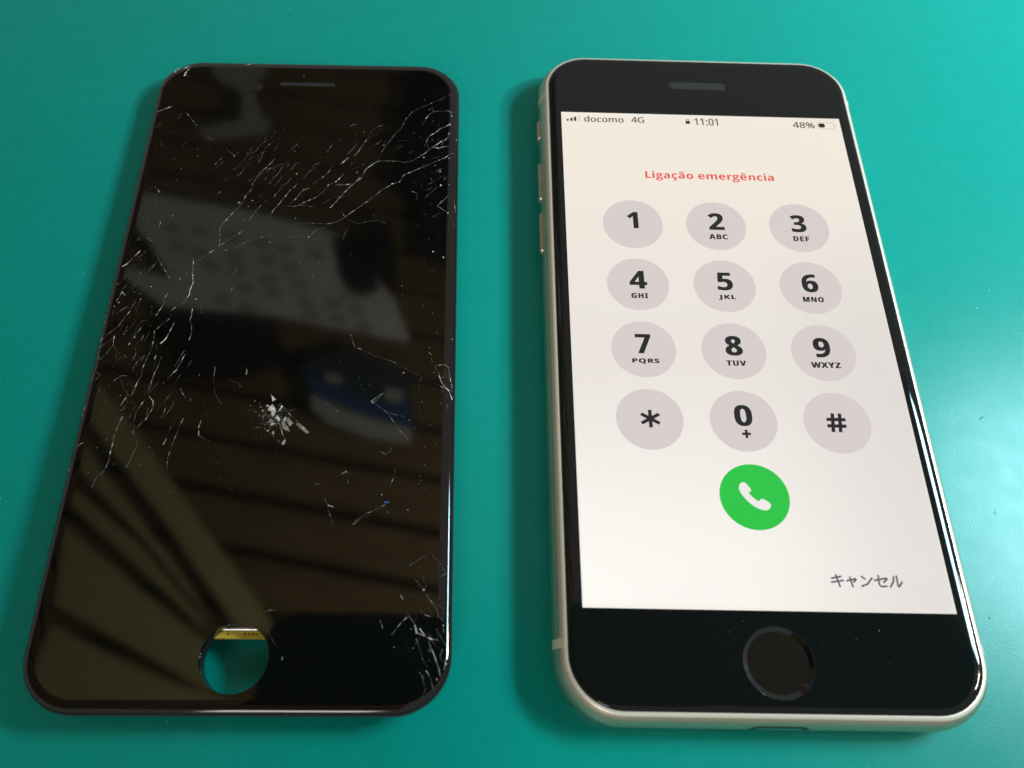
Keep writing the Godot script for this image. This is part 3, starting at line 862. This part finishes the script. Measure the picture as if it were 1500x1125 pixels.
	crack(t, [12.42,30.44,14.06,29.5,15.03,29.8], 1.3, .5)
	crack(t, [14.13,29.19,14.77,31.55], .9, .3)
	crack(t, [9.31,31.8,9.96,31.59], 1.1, .4)
	crack(t, [11.12,34.31,11.68,35.4,12.63,35.69], 1.5, .5)
	crack(t, [11.71,35.8,12.3,37.37,12.78,38.84], 1.1, .42)
	crack(t, [22.58,28.38,22.36,30.05,21.78,31.9], 1.0, .45)
	crack(t, [19.95,25.68,20.75,26.2,21.68,25.55], .9, .4)
	crack(t, [28.7,43.33,30.66,45.57], .9, .4)
	crack(t, [25.49,45.51,26.91,44.57,28.7,43.33], .9, .35)
	crack(t, [26.45,47.79,27.91,49.52,29.67,52.13,30.9,54.3], 1.5, 0.59)
	crack(t, [29.65,51.33,31.27,52.72], 1.0, 0.35)
	crack(t, [24.24,50.35,24.56,50.85], 2.3, 0.70)
	crack(t, [23.13,56.48,24.05,55.21,25.37,53.74], 1.7, 0.70)
	crack(t, [25.24,53.04,26.58,54.71], 1.1, 0.42)
	crack(t, [26.59,54.91,26.92,56.08,28.21,56.65,29.39,57.13,30.27,57.22], 3.4, 0.77)
	crack(t, [27.39,55.49,28.2,56.46], 2.3, 0.56)
	crack(t, [28.82,57.42,29.64,59.33,30.46,61.4,30.67,62.51], 3.4, 0.91)
	crack(t, [26.95,57.04,27.49,58.58,28.02,60.28], 1.4, 0.49)
	crack(t, [29.94,55.48,30.85,57.03,31.36,57.99], 1.7, 0.56)
	crack(t, [30.91,54.89,31.13,56.06], 2.3, 0.77)
	crack(t, [27.5,61.97,28,62.62,28.42,64.18], 2.3, 0.56)
	crack(t, [28.55,61.78,29.34,63.07,29.76,64.54], 2.5, 0.53)
	crack(t, [28.08,65.64,28.62,64.36], 2.3, 0.49)
	crack(t, [21.26,54.35,21.72,55.52], 1.5, 0.59)
	crack(t, [30.57,47.25,31.37,46.62], 2.1, 0.84)
	crack(t, [30.12,44.86,31.16,46.42], 1.3, 0.56)
	crack(t, [27.51,52.93,28.12,53.33,28.91,53.62], 1.4, 0.42)
	crack(t, [30.98,58.56,30.61,59.7,31.01,60.46], 4.6, 0.31)
	crack(t, [31.23,61.58,31.58,59.89], 2.8, 0.84)
	crack(t, [2.46,53.27,4.2,52.76,5.24,52.73], 1.2, .4)
	crack(t, [2.28,54.91,2.53,54.46], 1.8, .35)
	crack(t, [6.78,60.29,6.8,59.72], 2.4, .5)
	crack(t, [4.18,55.94,5.96,58.71], .9, .22)
	crack(t, [2.44,17.23,3.97,18.87,5.47,20.38], 1.0, .5)
	crack(t, [2.12,18.18,3.61,19.46,5.09,20.73], .9, .4)
	crack(t, [2.7,21.8,3.01,22.72,3.41,23.63], 1.6, .45)
	crack(t, [-0.21,20.79,0.31,20.31,0.82,19.72], 1.6, .5)
	crack(t, [-0.91,20.09,-0.24,19.62,0.44,19.14], 1.2, .35)
	crack(t, [1.25,22.74,2.18,23.65,3.09,24.55], .9, .3)
	crack(t, [2.08,20.3,2.48,21.11,2.59,21.69], 1.6, .5)
	crack(t, [-2.49,18.23,-1.39,18.69], 1.0, .3)
	chip(chips, 30.49,-50.14, 2.6, 1)
	chip(chips, 26.49,-56.27, 1.6, 0.7)
	chip(chips, 30.87,-52.62, 2, 0.8)
	chip(chips, 28.48,-40.12, 2, 0.8)
	chip(chips, 30.47,-40.69, 2, 0.75)
	chip(chips, 25.28,-40.79, 2.4, 0.7)
	chip(chips, 28.7,-37.08, 2.4, 0.7)
	chip(chips, 21.28,-51.61, 2, 0.45)
	chip(chips, 16.3,-49.5, 1.2, 0.4)
	chip(chips, 12.67,-47.54, 1.6, 0.45)
	chip(chips, 31.85,-60.34, 2, 0.6)
	chip(chips, 32.01,-46.2, 2, 0.5)
	chip(chips, 28.92,-33.39, 2.6, 0.8)
	chip(chips, 30.58,-33.6, 2, 0.6)
	chip(chips, 19.13,-33.64, 2.2, 0.9)
	chip(chips, 20.58,-34.18, 2, 0.8)
	chip(chips, 27.75,-16.73, 2.6, 0.7)
	chip(chips, 29.74,-15.37, 2.8, 0.75)
	chip(chips, 28.75,-37.1, 2.2, 0.7)
	chip(chips, 11.82,-36.45, 1.2, 0.4)
	chip(chips, 24.65,-23.07, 1, 0.5)
	chip(chips, 30.46,-26.34, 2, 0.8)
	chip(chips, -0.27,-35.86, 2.2, 0.9)
	chip(chips, 7.77,-33.98, 2, 0.9)
	chip(chips, 6.3,-32.99, 1.8, 0.95)
	chip(chips, -10.94,-28.2, 1.6, 0.95)
	chip(chips, -8.31,-28.71, 1.6, 0.7)
	chip(chips, -13.42,-40.37, 1.5, 0.75)
	chip(chips, -8.24,-38.87, 1.5, 0.6)
	chip(chips, 11.92,-36.47, 1.4, 0.5)
	chip(chips, 1.49,-31.71, 1.6, 0.7)
	chip(chips, -1.33,-41.99, 1.3, 0.4)
	chip(chips, 10.65,-38.89, 1.3, 0.45)
	chip(chips, -23.91,-43.84, 1.1, 0.5)
	chip(chips, -30.05,-49.07, 1.6, 0.4)
	chip(chips, -32.04,-54.69, 2, 0.5)
	chip(chips, -18.57,-44.86, 1.5, 0.4)
	chip(chips, -10.93,-28.13, 1.7, 0.9)
	chip(chips, -8.4,-28.71, 1.7, 0.7)
	chip(chips, -8.94,-27.24, 1.6, 0.65)
	chip(chips, -9.5,-23.87, 1.6, 0.6)
	chip(chips, 0.57,-24.39, 1.8, 0.7)
	chip(chips, 6.3,-32.99, 2, 0.9)
	chip(chips, -13.41,-18.77, 2, 0.7)
	chip(chips, -3.76,-18.5, 1.5, 0.5)
	chip(chips, -11.88,-16.5, 1.5, 0.6)
	chip(chips, 3.56,-19.84, 1.6, 0.6)
	chip(chips, 2.47,-13.71, 1.3, 0.45)
	chip(chips, -23.39,-24.61, 1.8, 0.7)
	chip(chips, -27.09,-19, 1.8, 0.5)
	chip(chips, -26.52,-18.53, 1.6, 0.5)
	chip(chips, -19.64,-9.56, 1.6, 0.8)
	chip(chips, -17.34,-10.41, 3, 0.75)
	chip(chips, -16.98,-8.69, 2.4, 0.65)
	chip(chips, -10.96,-28.12, 1.8, 0.9)
	chip(chips, -9.9,-20.51, 1.8, 0.7)
	chip(chips, -30.79,-12.28, 1.8, 0.7)
	chip(chips, -29.99,-13, 1.8, 0.75)
	chip(chips, -24.74,-7.77, 1.6, 0.5)
	chip(chips, -31.87,0.07, 2.2, 0.55)
	chip(chips, -31.86,-1.12, 1.2, 0.8)
	chip(chips, -26.07,-4.82, 1.5, 0.7)
	chip(chips, -24.65,-7.71, 2, 0.5)
	chip(chips, -15.89,-5.07, 2.4, 0.7)
	chip(chips, -29.94,-4.05, 2.4, 0.6)
	chip(chips, -25.66,3.41, 2.4, 0.5)
	chip(chips, -26.37,4.86, 3, 0.4)
	chip(chips, -19.62,-9.55, 1.5, 0.8)
	chip(chips, -30.61,-3.24, 1.8, 0.5)
	chip(chips, -14.54,-2.16, 1.2, 0.6)
	chip(chips, -12.95,11.09, 1.8, 0.5)
	chip(chips, 23.14,10.24, 2, 0.6)
	chip(chips, 31.71,2.95, 1.8, 0.75)
	chip(chips, 17.98,16.26, 2.4, 0.65)
	chip(chips, 20.69,7.74, 1.4, 0.35)
	chip(chips, 13.21,2.46, 1.4, 0.4)
	chip(chips, 20.45,33.53, 1.8, 0.6)
	chip(chips, 21.53,36.52, 1.3, 0.35)
	chip(chips, 14.24,29.39, 2, 0.5)
	chip(chips, 23.6,58.34, 1.6, 0.6)
	chip(chips, 26.12,55.59, 1.6, 0.45)
	chip(chips, 27.81,49.42, 2.2, 0.6)
	chip(chips, 24.56,50.85, 1.8, 0.55)
	chip(chips, 31.01,54.99, 2.2, 0.6)
	chip(chips, 26.93,56.17, 2.6, 0.7)
	chip(chips, 30.2,63.03, 2, 0.6)
	chip(chips, -5.58,59.91, 2, 0.6)
	chip(chips, -5.58,59.41, 1.8, 0.6)
	chip(chips, -5.02,62.25, 1.6, 0.4)
	chip(chips, 4.2,52.76, 1.3, 0.6)
	chip(chips, -0.94,18.04, 1.6, 0.9)
	chip(chips, -0.47,18.44, 1.2, 0.7)
	chip(chips, -0.37,17.08, 1.8, 0.7)
	chip(chips, -3.2,17.11, 1.5, 0.4)
	chip(chips, -2.52,16.21, 1.4, 0.35)
	chip(chips, -1.58,16.62, 1.3, 0.3)
	chip(chips, -0.73,18.98, 1.2, 0.3)
	shard(t, [0.13,14.92,0.37,15.15,1.19,15.93,0.55,16.29], .9)
	shard(t, [-0.04,17.61,0.22,17.13,0.72,16.89,1.23,17.72,1.41,18.42,1.08,19.25,0.52,18.91,0.66,18.31,-0.05,18.03], .95)
	shard(t, [1.37,19.54,1.67,18.89,2.33,19.71,2.12,20.18], .8)
	shard(t, [1.71,18.3,1.96,17.71,2.25,16.93,2.49,17.23,2.2,17.94], .6)
	shard(t, [3.04,20.05,3.61,19.52,4.59,20.45,4.09,21.15], .4)
	shard(t, [0.52,20.78,0.86,20.08,1.65,20.65,0.87,21.12], .6)
	shard(t, [2.99,24.55,3.03,23.98,3.61,23.52,3.62,24.2,3.32,24.72], .55)
	shard(t, [4.97,20.62,5.47,20.38,6.48,21.18,7.51,22.21,7.12,22.45,5.89,21.54], .45)
	shard(t, [1.1,22.28,1.47,21.93,1.55,22.62,1.25,22.68], .5)
	shard(t, [0.13,21.94,0.52,21.71,0.65,21.94,0.26,22.17], .55)
	shard(t, [2.67,21.45,3.66,20.98,4.23,22.07,3.65,21.91], .5)
	shard(t, [2.6,19.82,3.06,19.23,3.4,19.46,3.05,20.17], .55)
	shard(t, [2.43,20.18,3.04,20.05,3.7,21.44,2.77,21.45], .3)
	shard(t, [-0.57,17.14,-0.18,16.9,0.07,17.25,-0.27,17.44], .6)
	var c := obj("glass_chips", chips.commit(), M.fracture, t)
	c.set_meta("kind", "stuff")

func on_display(screen: Node3D, called: String, mesh: Mesh, material: Material, u := 0.0, v := 0.0, y := 7.26) -> MeshInstance3D:
	var o := obj(called, mesh, material, screen)
	o.position = Vector3(u, y, v) * MM
	return o

func text(screen: Node3D, called: String, what: String, u: float, v: float, w: float, h: float, material: String, bold: bool, spacing := 0, heavy := 0.0) -> void:
	on_display(screen, called, sign_mesh(what, w - heavy * 2.0, h - heavy * 0.8, bold, spacing, heavy), M[material], u, v, 7.29)

const PW := 33.64
const PL := 69.7
const PR := 10.3

func side(y: float) -> float:   # inset of the rounded frame at a height
	return 2.7 * (1.0 - sqrt(maxf(0.0, 1.0 - pow((y - 3.5) / 3.5, 2.0))))

func smartphone() -> void:
	var t := thing("smartphone", "working phone with cream metal frame showing a lit dialling keypad", "phone", Vector3(45.330, 0, -79.486) * MM, 0.03148)
	# frame
	var prof := []
	for i in 19:
		var a := -PI / 2 * 0.985 + i * (PI / 2 * 0.985 + asin(3.25 / 3.5)) / 18.0
		var y := 3.5 + 3.5 * sin(a)
		prof.append([side(y), y])
	var st := begin()
	skin(st, prof, PW, PL, PR)
	cap(st, PW, PL, PR, prof[0][0], prof[0][1], -1.0)
	var near := Vector3(0, 0, -0.5) * MM          # the display sits half a millimetre nearer the home button
	obj("frame", st.commit(), M.cream_aluminium, t).position = near
	var lip := begin()
	skin(lip, [[1.30, 6.52], [1.34, 6.60], [1.72, 6.79], [1.99, 6.80]], PW, PL, PR)
	obj("frame_lip", lip.commit(), M.glint_rim, t).position = near
	# glass, with a well for the home button
	var hole := Vector3(0.2, 59.85, 5.5)
	var gl := begin()
	skin(gl, [[1.98, 6.0], [1.98, 6.78], [2.05, 6.93], [2.25, 7.06], [2.6, 7.15], [3.1, 7.19], [3.5, 7.2]], PW, PL, PR)
	cap(gl, PW, PL, PR, 3.5, 7.2, 1.0, hole + Vector3(0, 0.5, 0))
	lathe(gl, [[hole.z, 7.2], [hole.z, 6.6]], hole.x, hole.y + 0.5, true)
	obj("front_glass", gl.commit(), M.phone_glass, t).position = near
	# home button
	var hb := obj("home_button", disc(4.7, 6.98, hole.x, hole.y), M.home_sapphire, t)
	var ring := begin()
	lathe(ring, [[5.49, 6.9], [5.49, 7.21], [5.42, 7.25], [5.36, 7.24]], hole.x, hole.y)
	lathe(ring, [[5.36, 7.24], [4.62, 6.93]], hole.x, hole.y, true)
	obj("button_ring", ring.commit(), M.ring_steel, hb)
	# ear speaker and camera
	var ear := obj("ear_speaker", slab(6.1, 1.0, 0.95, 7.0, 7.225, 0.03, 0.15, -60.5), M.port_dark, t)
	obj("speaker_mesh", slab(5.75, 0.72, 0.7, 7.1, 7.245, 0.01, 0.15, -60.55), M.speaker_mesh, ear)
	obj("front_camera", disc(0.75, 7.215, -10.85, -60.2), M.lens_glass, t)
	# buttons on the left edge and the power button on the right
	for q in [["mute_switch", -1.0, -49.7, 2.6], ["volume_button", -1.0, -35.7, 4.9], ["volume_button", -1.0, -22.8, 4.9], ["power_button", 1.0, -35.6, 4.9]]:
		var b := obj(q[0], button_shape(q[3], 0.78 if q[1] < 0 else 0.45), M.cream_aluminium, t)
		b.position = Vector3(q[1] * (PW - 0.35), 3.75, q[2]) * MM
		b.rotation = Vector3(0, 0, -q[1] * PI / 2)
	# antenna bands across the frame
	for q in [[-1.0, -57.6], [-1.0, 57.3], [1.0, -57.6], [1.0, 57.3]]:
		var bs := begin()
		for i in prof.size() - 1:
			var v := []
			for e in [[i, -0.75], [i, 0.75], [i + 1, 0.75], [i + 1, -0.75]]:
				v.append(Vector3(q[0] * (PW - prof[e[0]][0] + 0.012), prof[e[0]][1] + 0.008, q[1] + e[1]) * MM)
			var n: Vector3 = (v[1] - v[0]).cross(v[3] - v[0]).normalized()
			if n.x * q[0] < 0:
				n = -n
			tri(bs, v[0], v[1], v[2], n, n, n, n)
			tri(bs, v[0], v[2], v[3], n, n, n, n)
		obj("antenna_band", bs.commit(), M.antenna_plastic, t)
	# charging port in the near edge
	var port := obj("charging_port", edge_capsule(4.6, 1.5, 0.014), M.port_dark, t)
	port.position = near
	obj("port_tongue", edge_capsule(3.7, 1.0, 0.03), M.port_metal, port)
	display(t)
	var specks := begin()                          # a few grains of dust on the glass
	for i in 26:
		chip(specks, rng.randf_range(-29, 29), rng.randf_range(-64, 64) if i < 14 else rng.randf_range(53, 65), rng.randf_range(0.5, 1.2), rng.randf_range(0.2, 0.7))
	var sp := obj("dust_specks", specks.commit(), M.fracture, t)
	sp.position.y = 7.24 * MM
	sp.set_meta("kind", "stuff")

func button_shape(half: float, out: float) -> Mesh:
	return slab(1.15, half, 1.1, -0.2, out, 0.3)

func edge_capsule(half_w: float, half_h: float, out: float) -> Mesh:   # a capsule laid on the curved near edge of the frame
	var st := begin()
	var rows := 16
	for i in rows:
		var v := []
		for e in [[i, -1.0], [i, 1.0], [i + 1, 1.0], [i + 1, -1.0]]:
			var s: float = -1.0 + 2.0 * e[0] / rows
			var y := 3.7 + s * half_h
			var x := half_w - half_h + half_h * sqrt(maxf(0.0, 1.0 - s * s))
			v.append(Vector3(x * e[1], y, PL - side(y) + out) * MM)
		var n := Vector3(0, (v[0].z - v[3].z) / maxf(v[3].y - v[0].y, 1e-7), 1.0).normalized()
		tri(st, v[0], v[1], v[2], n, n, n, n)
		tri(st, v[0], v[2], v[3], n, n, n, n)
	return st.commit()

func display(t: Node3D) -> void:
	var st := begin()
	var n := Vector3.UP
	var q := [Vector3(-29.25, 7.23, -52.02), Vector3(29.25, 7.23, -52.02), Vector3(29.25, 7.23, 52.02), Vector3(-29.25, 7.23, 52.02)]
	for k in [[0, 1, 2], [0, 2, 3]]:
		for i in ([k[0], k[1], k[2]]):
			st.set_normal(n)
			st.set_uv(Vector2(q[i].x / 58.5 + 0.5, q[i].z / 104.04 + 0.5))
			st.add_vertex(q[i] * MM)
	var screen := obj("screen", st.commit(), M.display, t)
	screen.set_meta("label", "lit white display with dialling keys and red heading")
	var row := [-22.95, -8.85, 5.22, 19.22]
	for r in 4:
		for c in 3:
			on_display(screen, "keypad_button", disc(5.83, 0.0, 0, 0), M.key, -16.22 + c * 16.25, row[r])
	on_display(screen, "call_button", disc(5.8, 0.0, 0, 0), M.green, 0.07, 33.15)
	text(screen, "digit", "1", -16.19, -23.87, 2.13, 3.97, "ink", true, 0, 0.075)
	text(screen, "digit", "2", 0.13, -23.98, 3.02, 4.08, "ink", true, 0, 0.075)
	text(screen, "digit", "3", 16.24, -23.92, 2.95, 4.17, "ink", true, 0, 0.075)
	text(screen, "digit", "4", -16.15, -9.81, 3.30, 4.02, "ink", true, 0, 0.075)
	text(screen, "digit", "5", 0.16, -9.84, 2.92, 4.03, "ink", true, 0, 0.075)
	text(screen, "digit", "6", 16.21, -9.85, 3.02, 4.07, "ink", true, 0, 0.075)
	text(screen, "key_letters", "ABC", 0.21, -20.29, 3.64, 1.21, "ink", true, 4, 0.045)
	text(screen, "key_letters", "DEF", 16.30, -20.25, 3.11, 1.18, "ink", true, 4, 0.045)
	text(screen, "key_letters", "GHI", -16.10, -6.23, 3.14, 1.13, "ink", true, 4, 0.045)
	text(screen, "key_letters", "JKL", 0.23, -6.24, 3.30, 1.17, "ink", true, 4, 0.045)
	text(screen, "key_letters", "MNO", 16.32, -6.23, 3.90, 1.15, "ink", true, 4, 0.045)
	text(screen, "digit", "7", -16.25, 4.15, 2.80, 4.03, "ink", true, 0, 0.075)
	text(screen, "digit", "8", 0.12, 4.18, 3.13, 4.11, "ink", true, 0, 0.075)
	text(screen, "digit", "9", 16.10, 4.18, 3.02, 4.11, "ink", true, 0, 0.075)
	text(screen, "digit", "0", 0.06, 18.21, 3.11, 4.07, "ink", true, 0, 0.075)
	text(screen, "key_letters", "PQRS", -16.03, 7.77, 4.87, 1.10, "ink", true, 4, 0.045)
	text(screen, "key_letters", "TUV", 0.17, 7.78, 3.53, 1.09, "ink", true, 4, 0.045)
	text(screen, "key_letters", "WXYZ", 16.26, 7.80, 5.30, 1.17, "ink", true, 4, 0.045)
	text(screen, "status_text", "docomo", -20.39, -50.19, 8.26, 1.68, "grey", false, 0, 0.035)
	text(screen, "status_text", "4G", -13.31, -50.23, 2.71, 1.59, "grey", false, 0, 0.035)
	text(screen, "status_text", "11:01", 1.02, -50.10, 4.91, 2.00, "grey", false, 0, 0.035)
	text(screen, "status_text", "48%", 21.45, -49.93, 4.59, 1.62, "grey", false, 0, 0.035)
	text(screen, "heading_text", "Ligação emergência", 0.12, -35.23, 25.94, 2.45, "red", true, 0, 0.000)
	var sym0 := begin()
	ribbon(sym0, [Vector2(0, -1.5), Vector2(0, 1.5)], 0.62, 0)
	ribbon(sym0, [Vector2(-1.4, -0.8), Vector2(1.4, 0.8)], 0.62, 0.002)
	ribbon(sym0, [Vector2(-1.4, 0.8), Vector2(1.4, -0.8)], 0.62, 0.004)
	on_display(screen, "key_symbol", sym0.commit(), M.ink, -16.12, 19.17, 7.29)
	var sym5 := begin()
	ribbon(sym5, [Vector2(0, -0.66), Vector2(0, 0.66)], 0.46, 0)
	ribbon(sym5, [Vector2(-0.62, 0), Vector2(0.62, 0)], 0.46, 0.002)
	on_display(screen, "key_symbol", sym5.commit(), M.ink, 0.2, 21.71, 7.29)
	var sym9 := begin()
	ribbon(sym9, [Vector2(-0.45, -1.6), Vector2(-0.8, 1.6)], 0.62, 0)
	ribbon(sym9, [Vector2(0.8, -1.6), Vector2(0.45, 1.6)], 0.62, 0.002)
	ribbon(sym9, [Vector2(-1.45, -0.62), Vector2(1.5, -0.62)], 0.62, 0.004)
	ribbon(sym9, [Vector2(-1.5, 0.62), Vector2(1.45, 0.62)], 0.62, 0.006)
	on_display(screen, "key_symbol", sym9.commit(), M.ink, 16.13, 19.25, 7.29)
	# handset sign on the call button
	var hs := begin()
	flat(hs, smooth([Vector2(-2.34, 31.64), Vector2(-2.20, 31.09), Vector2(-1.81, 30.70), Vector2(-1.39, 30.66), Vector2(-1.03, 30.87), Vector2(-0.45, 31.77), Vector2(-0.42, 32.15), Vector2(-0.80, 32.49), Vector2(-0.48, 33.00), Vector2(0.04, 33.54), Vector2(0.60, 33.93), Vector2(1.01, 33.60), Vector2(1.45, 33.56), Vector2(2.34, 34.14), Vector2(2.57, 34.54), Vector2(2.42, 35.03), Vector2(2.01, 35.41), Vector2(1.38, 35.51), Vector2(0.64, 35.31), Vector2(-0.26, 34.81), Vector2(-1.17, 33.97), Vector2(-1.94, 32.95), Vector2(-2.28, 32.19)]), 0.0)
	on_display(screen, "handset_sign", hs.commit(), M.pale_white, 0, 0, 7.29)
	# word below the keys, stroke by stroke
	var kn := begin()
	ribbon(kn, [Vector2(10.47, 46.69), Vector2(12.06, 46.36)], 0.29, 0.000)
	ribbon(kn, [Vector2(10.39, 47.31), Vector2(12.31, 47.00)], 0.29, 0.002)
	ribbon(kn, [Vector2(11.24, 46.10), Vector2(11.64, 48.03)], 0.29, 0.004)
	ribbon(kn, [Vector2(12.87, 47.07), Vector2(14.27, 46.69), Vector2(14.34, 46.87), Vector2(13.90, 47.25)], 0.29, 0.006)
	ribbon(kn, [Vector2(13.43, 46.44), Vector2(13.66, 48.00)], 0.29, 0.008)
	ribbon(kn, [Vector2(15.28, 46.30), Vector2(15.84, 46.74)], 0.29, 0.010)
	ribbon(kn, [Vector2(15.10, 47.90), Vector2(16.03, 47.56), Vector2(16.94, 46.55)], 0.29, 0.012)
	ribbon(kn, [Vector2(17.29, 46.91), Vector2(19.24, 46.53), Vector2(19.31, 46.68), Vector2(18.71, 47.21)], 0.29, 0.014)
	ribbon(kn, [Vector2(18.02, 46.10), Vector2(17.93, 47.55), Vector2(18.18, 47.89), Vector2(19.10, 47.83)], 0.29, 0.016)
	ribbon(kn, [Vector2(20.46, 46.26), Vector2(20.27, 47.06), Vector2(19.62, 47.94)], 0.29, 0.018)
	ribbon(kn, [Vector2(20.91, 46.12), Vector2(20.89, 47.74), Vector2(21.06, 47.87), Vector2(21.64, 47.11)], 0.29, 0.020)
	on_display(screen, "cancel_text", kn.commit(), M.kana, 0, 0, 7.28)
	# status row
	for b in [[-27.96, 0.56, "ink"], [-27.16, 0.9, "ink"], [-26.4, 1.25, "ink"], [-25.57, 1.6, "pale"]]:
		on_display(screen, "signal_bar", slab(0.24, b[1] / 2, 0.08, 0.0, 0.01, 0.004), M[b[2]], b[0], -49.5 - b[1] / 2)
	var lk := begin()
	flat(lk, outline(0.5, 0.42, 0.1, 0.0), 0.0)
	on_display(screen, "lock_sign", lk.commit(), M.ink, -2.84, -49.9)
	var sh := begin()
	ribbon(sh, [Vector2(-0.3, 0), Vector2(-0.3, -0.3), Vector2(-0.15, -0.5), Vector2(0.15, -0.5), Vector2(0.3, -0.3), Vector2(0.3, 0)], 0.13, 0.0)
	on_display(screen, "lock_shackle", sh.commit(), M.ink, -2.84, -50.3)
	var bt := begin()
	var o := outline(1.75, 0.84, 0.45, 0.0, 5)
	var loop := []
	for e in o:
		loop.append(e)
	loop.append(o[0])
	ribbon(bt, loop, 0.11, 0.0)
	on_display(screen, "battery_outline", bt.commit(), M.icon_grey, 26.1, -50.0)
	on_display(screen, "battery_charge", slab(0.68, 0.57, 0.15, 0.0, 0.01, 0.004), M.ink, 25.27, -50.0)
	on_display(screen, "battery_tip", slab(0.09, 0.22, 0.06, 0.0, 0.01, 0.004), M.icon_grey, 28.2, -50.0)

func smooth(p: Array) -> PackedVector2Array:   # rounds a closed outline
	var out := PackedVector2Array()
	var n := p.size()
	for i in n:
		for k in 4:
			out.append(p[i].cubic_interpolate(p[(i + 1) % n], p[(i + n - 1) % n], p[(i + 2) % n], k / 4.0))
	return out
